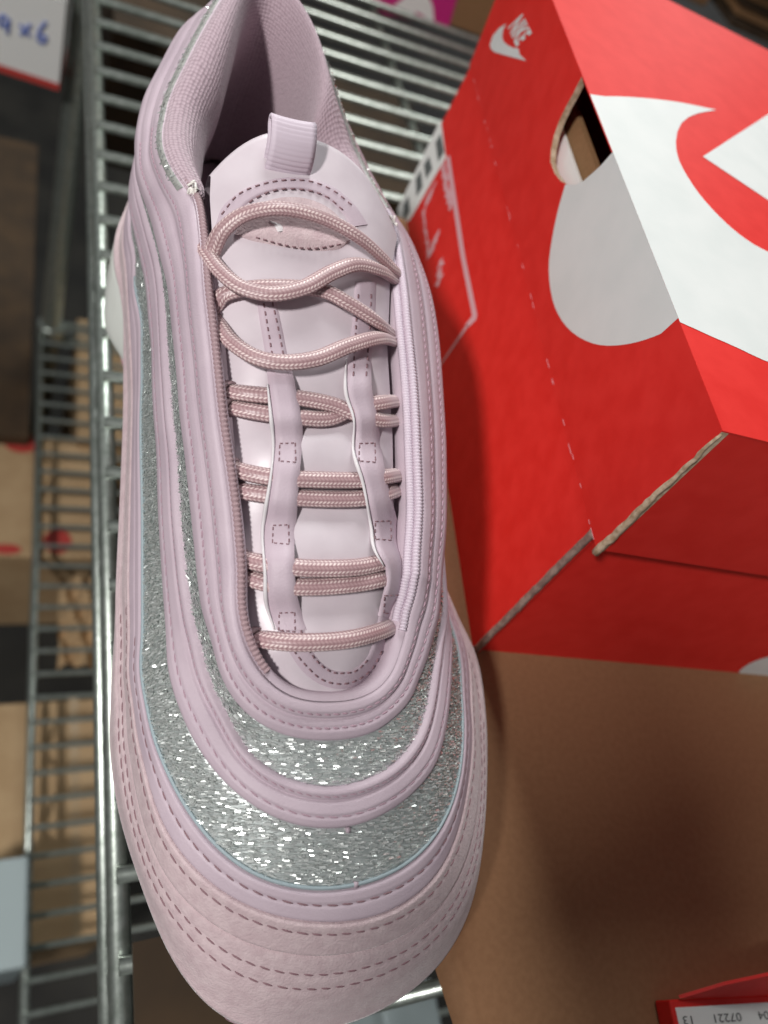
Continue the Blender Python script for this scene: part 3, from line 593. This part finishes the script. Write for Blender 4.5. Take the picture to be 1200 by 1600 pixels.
# prints
def print_on(name, px_, m, plane, parent, d):
    if plane == 'top':
        P = [pz(u, v, ZT + .042) + np.array([0, 0, d]) for u, v in px_]
        for p in P:
            if p[0] < xl(p[1], ZT) + .3: p[0] = xl(p[1], ZT) - .012
        key = [(p[0], p[1], 0) for p in P]
    elif plane == 'end':
        P = [pe(u, v) + np.array([-d, 0, -d * .1]) for u, v in px_]
        for p in P:
            if p[2] > ZT - .4: p[2] = ZT + .05; p[0] = xl(p[1], ZT) - .012
        key = [(0, p[1], p[2]) for p in P]
    elif plane == 'body': P = [pxx(u, v, XB) + np.array([-d, 0, 0]) for u, v in px_]; key = [(0, p[1], p[2]) for p in P]
    else:
        P = []
        for u, v in px_:
            p = py(u, v, YB0)
            for i in range(10): p = py(u, v, YB0 + p[2] / ZM * (YBF - YB0))
            P.append(p + np.array([0, -d, 0]))
        key = [(p[0], 0, p[2]) for p in P]
    return mesh(name, P, poly_fill(key), m, parent, smooth=False)
def smooth_px(pts, n): return [tuple(p) for p in spline(pts, n)]
sw_top = smooth_px([(919,154),(950,151),(1000,153),(1060,160),(1119,172)], 16) + smooth_px([(1119,172),(1085,179),(1065,192),(1056,215),(1058,243),(1070,270),(1095,307),(1130,345),(1165,374),(1200,394),(1300,440)], 30)[1:] + [(1420, 640)] + smooth_px([(1300,603),(1200,566),(1150,543),(1100,521),(1066,505)], 14) 
sw_top = sw_top + [(1008, 374), (952, 247)]
print_on("swoosh_print", sw_top, M['white_print'], 'top', lid_top, .012)
print_on("letter_print", [(1098,245), (1200,179), (1330,98), (1400,440), (1200,313)], M['white_print'], 'top', lid_top, .012)
sw_end = [(1066,505)] + smooth_px([(1066,505),(1025,525),(985,537),(945,540),(915,532),(890,515),(872,490),(862,460),(858,420),(862,380),(872,330),(884,288)], 36)[1:] + [(900,289),(912,283),(926,271),(940,258),(952,247)] + [(1008,374)]
o = print_on("swoosh_print", sw_end, M['white_print'], 'end', lid_end, .012)
print_on("front_print", smooth_px([(1154,1049),(1170,1037),(1200,1026),(1240,1022)], 10) + [(1240, 1075), (1200, 1065), (1165, 1060)], M['white_print'], 'front', body_front, .012)
# small emblem: swoosh with the word above it
c = lambda L_: [(740 + x * .21667, y * .21667) for x, y in L_]
print_on("emblem_print", c([(383,440),(300,418),(225,397),(150,375),(125,350),(120,320),(140,260),(185,205),(235,172),(215,215),(208,265),(218,300),(245,325),(285,345),(325,350),(335,395)]), M['white_print'], 'end', lid_end, .012)
em = [pe(740 + x * .21667, y * .21667) for x, y in ((252, 195), (322, 352), (352, 98))]
text_at("emblem_letters", "NIKE", em[0] + np.array([-.012, 0, 0]), (em[1] - em[0]) / 2.45, (em[2] - em[0]) / .70, M['white_print'], lid_end, (0, 0, 0), .035)
# size label on the body end
lab = print_on("size_label", [(689,186),(697,246),(640,345),(622,352),(622,325)], M['paper'], 'body', body_end, .012)
for a, b in (((686,215),(694,245)), ((668,250),(675,272)), ((655,272),(660,300)), ((636,312),(640,338))):
    u0, v0 = a; u1, v1 = b; print_on("barcode", [(u0 - 5, v0 + 8), (u0 + 3, v0 - 6), (u1 + 1, v1 - 8), (u1 - 9, v1 + 8)], M['ink_grey'], 'body', lab, .022)
print_on("label_frame", [(697,246),(703,243),(727,400),(746,492),(744,500),(733,511),(727,508),(738,494),(736,482),(720,400)], M['pale_pink'], 'body', lab, .013)
print_on("label_frame", [(733,509),(729,507),(690,566),(686,576)], M['pale_pink'], 'body', lab, .013)
def small_print(pl, n, hgt, m, parent):      # rows of tiny worn print too small to read
    P = spline([(u, v, 0) for u, v in pl], n); mb = MB()
    for i in range(n):
        p = pxx(P[i][0], P[i][1], XB) + np.array([-.016, 0, 0])
        for k in range(3):
            mb.box(p + np.array([-.003 * rng.random(), rng.normal(0, .05), rng.normal(0, hgt * .3)]), (.003, 0, 0), (0, rng.uniform(.02, .09), 0), (0, 0, rng.uniform(.1, .5) * hgt))
    mb.build("worn_print", m, parent, smooth=False, kind="stuff")
small_print([(692, 258), (698, 290), (706, 322)], 26, .32, M['pale_pink'], lab)
small_print([(676, 296), (668, 318)], 9, .5, M['pale_pink'], lab)
small_print([(662, 330), (670, 395)], 18, .2, M['pale_pink'], lab)
small_print([(682, 370), (674, 395)], 12, .5, M['pale_pink'], lab)
small_print([(688, 410), (686, 442)], 10, .4, M['pale_pink'], lab)

# ------------------------------------------------------------------ carton below, with an open flap under the sneaker
carton = thing("cardboard_carton", "flat brown cardboard carton under the red shoebox and the sneaker", "carton", (25, 10, -6))
e0, e1_ = pz(712, 1480, 0), pz(752, 1600, 0)
dirv = (e1_ - e0) / (e1_ - e0)[1] * -1
top = [e0 + dirv * -3.5, e0, e0 + dirv * 14, (60, e0[1] - 14, 0), (60, 33, 0), (12.6, 33, 0), (12.6, 6, 0), (11.4, 4.5, 0)]
top = np.array(top); n = len(top); tri = poly_fill([(p[0], p[1], 0) for p in top]); bot = top + np.array([0, 0, -.3])
F_ = list(tri) + [tuple(i + n for i in t) for t in tri] + [(i, (i + 1) % n, (i + 1) % n + n, i + n) for i in range(n)]
mesh("carton_top", np.vstack([top, bot]), F_, M['carton'], carton, smooth=False)
mb = MB(); mb.box((40, 10, -3.2), (22, 0, 0), (0, 22, 0), (0, 0, 2.85)); bevel(mb.build("carton_body", M['carton'], carton, smooth=False), .3)
lipP = spline(top[[7, 0, 1, 2]], 40); V = []
for p in lipP:
    for k in range(7): th = k / 6 * 1.25; V.append(p + np.array([-.62 * math.sin(th), -.1 * math.sin(th), -.62 * (1 - math.cos(th)) - .002]))
mesh("folded_lip", V, grid(40, 7), M['carton'], carton)
fp = np.array([(12.9, 6.4, -.3), (12.7, 27, -.3), (4.5, 27, -.3), (5.0, 5.5, -.3)]); fp2 = fp + np.array([0, 0, .26])
mesh("flap", np.vstack([fp, fp2]), [(3, 2, 1, 0), (4, 5, 6, 7), (0, 1, 5, 4), (1, 2, 6, 5), (2, 3, 7, 6), (3, 0, 4, 7)], M['carton'], carton, smooth=False)

# ------------------------------------------------------------------ small red box lower right
sb = thing("shoebox", "red box lying lowest at right, with a white barcode label turned upside down", "shoebox", tuple(pz(1130, 1580, 0)))
a0, a1 = pz(1046, 1562, .7), pz(1222, 1553, .7); ex = nrm(a1 - a0); ey = np.array([ex[1], -ex[0], 0])
c0_ = a0 + ex * 9 + ey * 5.5; mb = MB(); mb.box(c0_ + UP * -.34, ex * 9.0, ey * 5.5, UP * .33); bevel(mb.build("box_body", M['red'], sb, smooth=False), .06)
lb = MB(); lb.box(c0_ + UP * .005 + ey * .0, ex * 8.85, ey * 5.3, UP * .008); lab2 = lb.build("barcode_label", M['paper'], sb, smooth=False)
mb = MB(); x = .45
while x < 15:
    wbar = rng.choice([.05, .09, .16, .22]); hh_ = .75 if .95 < x < 4.6 and not (2.5 < x < 2.9) else .55
    mb.box(a0 + ex * (x + wbar) + ey * (hh_ + .25 + 2.0) + UP * .02, ex * wbar, ey * 2.0, UP * .004); x += 2 * wbar + rng.choice([.05, .08, .14])
mb.build("barcode", M['ink'], lab2, smooth=False)
for tx, x in (("13", .75), ("07221", 2.55), ("02004", 4.35), ("7", 5.2)):
    text_at("label_text", tx[::1], a0 + ex * x + ey * .42 + UP * .02, -ex * .46, ey * .30, M['ink'], lab2, (0, 0, .2))
fp = np.array([pz(1060, 1555, .72), pz(1130, 1534, 1.3), pz(1200, 1519, 1.7), pz(1300, 1500, 2.0), pz(1300, 1545, .74), pz(1130, 1553, .74)])
mesh("lid_flap", fp, [(0, 1, 5), (1, 2, 4, 5), (2, 3, 4)], M['red'], sb, smooth=False).modifiers.new("thickness", 'SOLIDIFY').thickness = .001

# ------------------------------------------------------------------ wire rack
ZS = -6.35
RA = math.radians(6.57); RY = np.array([-math.sin(RA), math.cos(RA), 0]); RX = np.array([math.cos(RA), math.sin(RA), 0])
p0 = pz(195, 1600, -6); rb0 = p0 - RY * 25
rack = thing("wire_rack", "zinc plated wire shelving rack with round grooved post behind and left of the sneaker", "shelving rack", tuple(p0 + UP * -100))
def rod(name, a, b, r, parent=rack, n=12): mb = MB(); mb.tube(np.linspace(a, b, 2), r, n); return mb.build(name, M['chrome'], parent)
D_ = 107
def shelf(z, r_edge, wires_y0, wires_y1, width, pr, first_off=0.):
    o_ = p0 * np.array([1, 1, 0]) + UP * z
    rod("edge_rod", o_ - RY * 25, o_ + RY * 82, r_edge)
    rod("lower_rod", o_ - RY * 25 - UP * 3.0 , o_ + RY * 82 - UP * 3.0, r_edge * .9)
    sn = np.array([o_ + RY * y + RX * .12 - UP * (1.5 + 1.4 * math.sin(y / 7.6 * 2 * math.pi)) for y in np.arange(-25, 82, .5)]); mb = MB(); mb.tube(sn, .22, 7); mb.build("truss_wire", M['chrome'], rack)
    rod("back_rod", o_ + RY * 82, o_ + RY * 82 + RX * width, r_edge); rod("back_rod", o_ + RY * 82 - UP * 3, o_ + RY * 82 + RX * width - UP * 3, r_edge)
    mb = MB(); mb.tube(np.array([o_ * 0 - RX * .1, RX * width]), .27, 8); w0 = None
    for y in np.arange(wires_y0, wires_y1, 2.55):
        if w0 is None:
            w0 = mb.build("wire", M['chrome'], rack); me = w0.data; w0.location = [c_ * S for c_ in (o_ + RY * y + UP * .38)]
            me.transform(Matrix.Translation(Vector(OFF[rack] * S))); w0.location = [c_ * S for c_ in (o_ + RY * y + UP * .38 - OFF[rack])]; continue
        o2 = w0.copy(); COL.objects.link(o2); o2.parent = rack; o2.location = [c_ * S for c_ in (o_ + RY * y + UP * .38 - OFF[rack])]
    for x in (22, 44, 66): rod("support_rod", o_ - RY * 25 + RX * x - UP * .1, o_ + RY * 82 + RX * x - UP * .1, .3)
shelf(-6.6, .36, -24, 82, 90, 2)
shelf(-64, .4, -24, 82, 90, 2)
pc = p0 * np.array([1, 1, 0]) + RY * 81.5 + RX * 1.2
zz = np.linspace(-112, 30, 560); rr = 1.25 - .09 * (np.abs(((zz / 2.54) % 1) - .5) < .06); mb = MB(); mb.tube(pc + np.outer(zz, UP), rr, 18); post = mb.build("post", M['chrome'], rack)
for z in (-6.6, -64): mb = MB(); mb.tube(pc + np.outer([z - 2.6, z - 2.4, z + .4, z + .6], UP), [1.5, 1.8, 1.65, 1.45], 18); mb.build("collar", M['chrome'], post)

# ------------------------------------------------------------------ background boxes
def crate(name, label, cat, c_, hx, hy, hz, m, ang=math.radians(6.57), group=None, bev=.3):
    b = np.array(c_, float) - UP * hz; t_ = thing(name, label, cat, tuple(b), group)
    ax = np.array([math.cos(ang), math.sin(ang), 0]); ay = np.array([-math.sin(ang), math.cos(ang), 0])
    mb = MB(); mb.box(c_, ax * hx, ay * hy, UP * hz); bevel(mb.build("carton_body", m, t_, smooth=False), bev); return t_, ax, ay
def crate_px(name, label, cat, uL, uR, vT, vB, z, hz, m, **k):   # top face between sight lines
    um, vm = (uL + uR) / 2, (vT + vB) / 2; c_ = pz(um, vm, z); hx = abs((pz(uR, vm, z) - pz(uL, vm, z)) @ LT) / 2; hy = abs((pz(um, vT, z) - pz(um, vB, z)) @ AX) / 2
    return crate(name, label, cat, c_ - UP * hz, hx, hy, hz, m, **k) + (c_, hx, hy)
def front_box(name, label, cat, uL, uR, v0, y, hzt, dep, m, ang=math.radians(6.57)):  # bottom front edge at sight line height v0
    a = py(uL, v0, y); return a
# carton with magenta label at the back of the shelf
a = pz(735, 62, -6); c_ = a + RY * 14 - RX * 15 + UP * 11
t_, ax, ay = crate("brown_carton", "tan carton with magenta label at the back of the wire shelf", "carton", c_, 22, 13, 11, M['kraft'])
fy = c_ - ay * 13.05
def on_front(u, v):                          # sight line meets the carton front
    d = ray(u, v); k_ = ((fy - CAMP) @ ay) / (d @ ay); return CAMP + d * k_
def front_print(name, px_, m, parent, d):
    P = np.array([on_front(u, v) - ay * d for u, v in px_]); key = [((p - fy) @ ax, (p - fy) @ UP, 0) for p in P]; return mesh(name, P, poly_fill(key), m, parent, smooth=False)
ml = front_print("magenta_label", [(578,-40),(578,8),(600,22),(700,46),(716,-10),(722,-60)], M['pink_print'], t_, .02)
front_print("label_mark", [(604,14),(622,4),(640,-12),(668,-10),(676,10),(678,32),(668,36),(662,24),(650,18),(642,30),(636,20),(624,18)], M['paper'], ml, .05)
# flattened board stack and second magenta carton behind the red box
t2 = thing("board_stack", "stack of flattened cardboard sheets beyond the far edge of the red shoebox", "cardboard stack", tuple(pz(1170, 40, -6)))
for i in range(9):
    mb = MB(); cc = pz(1180, 40, -6) + RX * 6 + RY * 4 + UP * (.6 + i * 1.1); mb.box(cc + RX * rng.normal(0, .8) + RY * rng.normal(0, .8), RX * 13, RY * 9, UP * .38); mb.build("cardboard_sheet", M['kraft'] if i % 2 else M['dark_kraft'], t2, smooth=False)
cc = pz(1075, 10, -6) + RY * 9 - RX * 3 + UP * 7
t3, _, _ = crate("brown_carton", "dark carton with a deep magenta label just behind the far edge of the red shoebox", "carton", cc, 7, 7, 7, M['kraft'])
mb = MB(); mb.box(cc - RY * 7.1 + RX * 1, RX * 4.5, RY * .03, UP * 6); mb.build("magenta_label", M['pink_print'], t3, smooth=False)
# things on and under the lower shelf, left
t4, ax, ay, c4, hx, hy = crate_px("brown_carton", "tan carton with round red emblems under the lower wire shelf, left middle", "carton", -60, 150, 672, 865, -68, 10, M['kraft_back'])
def disc(name, c_, rx, ry, m, parent):
    th = np.linspace(0, 2 * np.pi, 28, endpoint=False); mesh(name, c_ + np.outer(np.cos(th) * rx, ax) + np.outer(np.sin(th) * ry, ay), [tuple(range(28))], m, parent, smooth=False)
for u, v, rx, ry in ((33, 692, 2.0, 1.5), (90, 846, 1.6, 1.7), (10, 858, 1.6, .7)): disc("red_emblem", pz(u, v, -67.95), rx, ry, M['red_dull'], t4)
disc("emblem_shine", pz(30, 683, -67.9), .5, .35, M['paper'], t4)
big_c, *_ = crate_px("brown_carton", "largest plain tan carton under the lower wire shelf wires, left bottom", "carton", -90, 178, 1085, 1470, -70, 12, M['kraft_back'])
crate_px("brown_carton", "narrow tan carton under the wires just above the red emblem carton", "carton", 122, 230, 500, 690, -67, 14, M['kraft_back'])
crate_px("plastic_bin", "pale grey blue plastic bin at the lower left edge", "bin", -80, 44, 1342, 1520, -60, 10, M['grey_plastic'])
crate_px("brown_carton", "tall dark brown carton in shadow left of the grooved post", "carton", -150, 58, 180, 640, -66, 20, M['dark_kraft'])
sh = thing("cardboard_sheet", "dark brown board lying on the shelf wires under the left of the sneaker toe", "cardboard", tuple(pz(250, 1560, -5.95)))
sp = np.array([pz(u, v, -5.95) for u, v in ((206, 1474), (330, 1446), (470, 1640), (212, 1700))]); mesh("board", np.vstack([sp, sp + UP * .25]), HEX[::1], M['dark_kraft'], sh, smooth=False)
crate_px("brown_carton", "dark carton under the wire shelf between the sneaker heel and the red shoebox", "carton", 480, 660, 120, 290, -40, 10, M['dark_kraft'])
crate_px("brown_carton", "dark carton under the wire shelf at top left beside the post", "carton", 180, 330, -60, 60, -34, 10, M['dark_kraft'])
crate_px("plastic_bin", "blurred grey bin below the wires under the sneaker toe, bottom centre", "bin", 600, 690, 1535, 1640, -36, 8, M['grey_plastic'])
tp = [pz(u, v, -69.97) for u, v in ((108, 1088), (122, 1088), (128, 1465), (113, 1465))]
mesh("packing_tape", tp, [(0, 1, 2, 3)], M['tape'], big_c, smooth=False)
# crumpled kraft paper
pc_ = pz(135, 970, -67); kp = thing("kraft_paper", "crumpled tan wrapping paper between the two tan cartons, left middle", "wrapping paper", tuple(pc_))
V = []; nn_ = 24
for i in range(nn_):
    for j in range(nn_):
        x, y = i / (nn_ - 1) - .5, j / (nn_ - 1) - .5; V.append(pc_ + RX * x * 6 + RY * y * 11 + UP * (2.2 * math.cos(x * 3) * math.cos(y * 3) + .8 * math.sin(17 * x + 9 * y) + .6 * math.sin(11 * x - 21 * y)))
mesh("paper_sheet", V, grid(nn_, nn_), M['kraft_back'], kp, smooth=False)
# white box with handwriting, top left
YW = 78.; P4 = [py(u, v, YW) for u, v in ((-60, 106), (92, 131), (103, 6), (-60, -16))]
bl, br = P4[0], P4[1]; hgt = np.linalg.norm(P4[2] - P4[1]); exw = nrm(br - bl); exw[2] = 0; exw = nrm(exw)
wb = thing("white_box", "white box end with blue handwriting 9x6 and red lower edge, top left corner", "box", tuple(br - exw * 8 + np.array([0, 8, 0])))
cw = br - exw * 8 + UP * hgt / 2; eyw = np.array([-exw[1], exw[0], 0]); mb = MB(); mb.box(cw + eyw * 8, exw * 8, eyw * 8, UP * hgt / 2); wbb = mb.build("box_body", M['paper'], wb, smooth=False)
mb = MB(); mb.box(cw + eyw * 8 - UP * (hgt / 2 + .35), exw * 8.05, eyw * 8.05, UP * .35); mb.build("red_edge", M['red_dull'], wb, smooth=False)
def on_w(u, v): d = ray(u, v); k_ = ((cw - CAMP) @ eyw) / (d @ eyw); return CAMP + d * k_ - eyw * .06
mb = MB()
for pl in ([(14,34),(6,24),(0,30),(2,40),(12,36),(14,30),(12,52)], [(31,38),(47,56)], [(48,38),(33,54)], [(72,34),(62,48),(60,62),(68,66),(72,58),(62,54)]):
    mb.tube(np.array([on_w(*p) for p in spline(pl, 24)]), .16, 6)
mb.build("handwriting", M['blue_ink'], wbb)

# ------------------------------------------------------------------ board added above, out of the frame, only to shade the carton
sg = thing("shade_board", "blank white aisle board hanging on two rods left above the sneaker", "shade board", (-26, -27.5, 41.6))
mb = MB(); mb.box((-26.0, -27.5, 46.8), (.15, 0, 0), (0, 13, 0), (0, 0, 5.2)); bevel(mb.build("board", M['paper'], sg, smooth=False), .08)
for y in (-36, -19): mb = MB(); mb.tube(np.array([(-26.0, y, 51.8), (-26.0, y, 240)], float), .25, 8); mb.build("hanging_rod", M['chrome'], sg)

for o in list(COL.objects):
    if o.parent is None and "label" in o:
        if o.name.startswith("brown_carton"): o["group"] = "brown cartons around the wire rack"
        if o.name.startswith("shoebox"): o["group"] = "red shoeboxes"
        if o.name.startswith("plastic_bin"): o["group"] = "grey plastic bins below the wires"
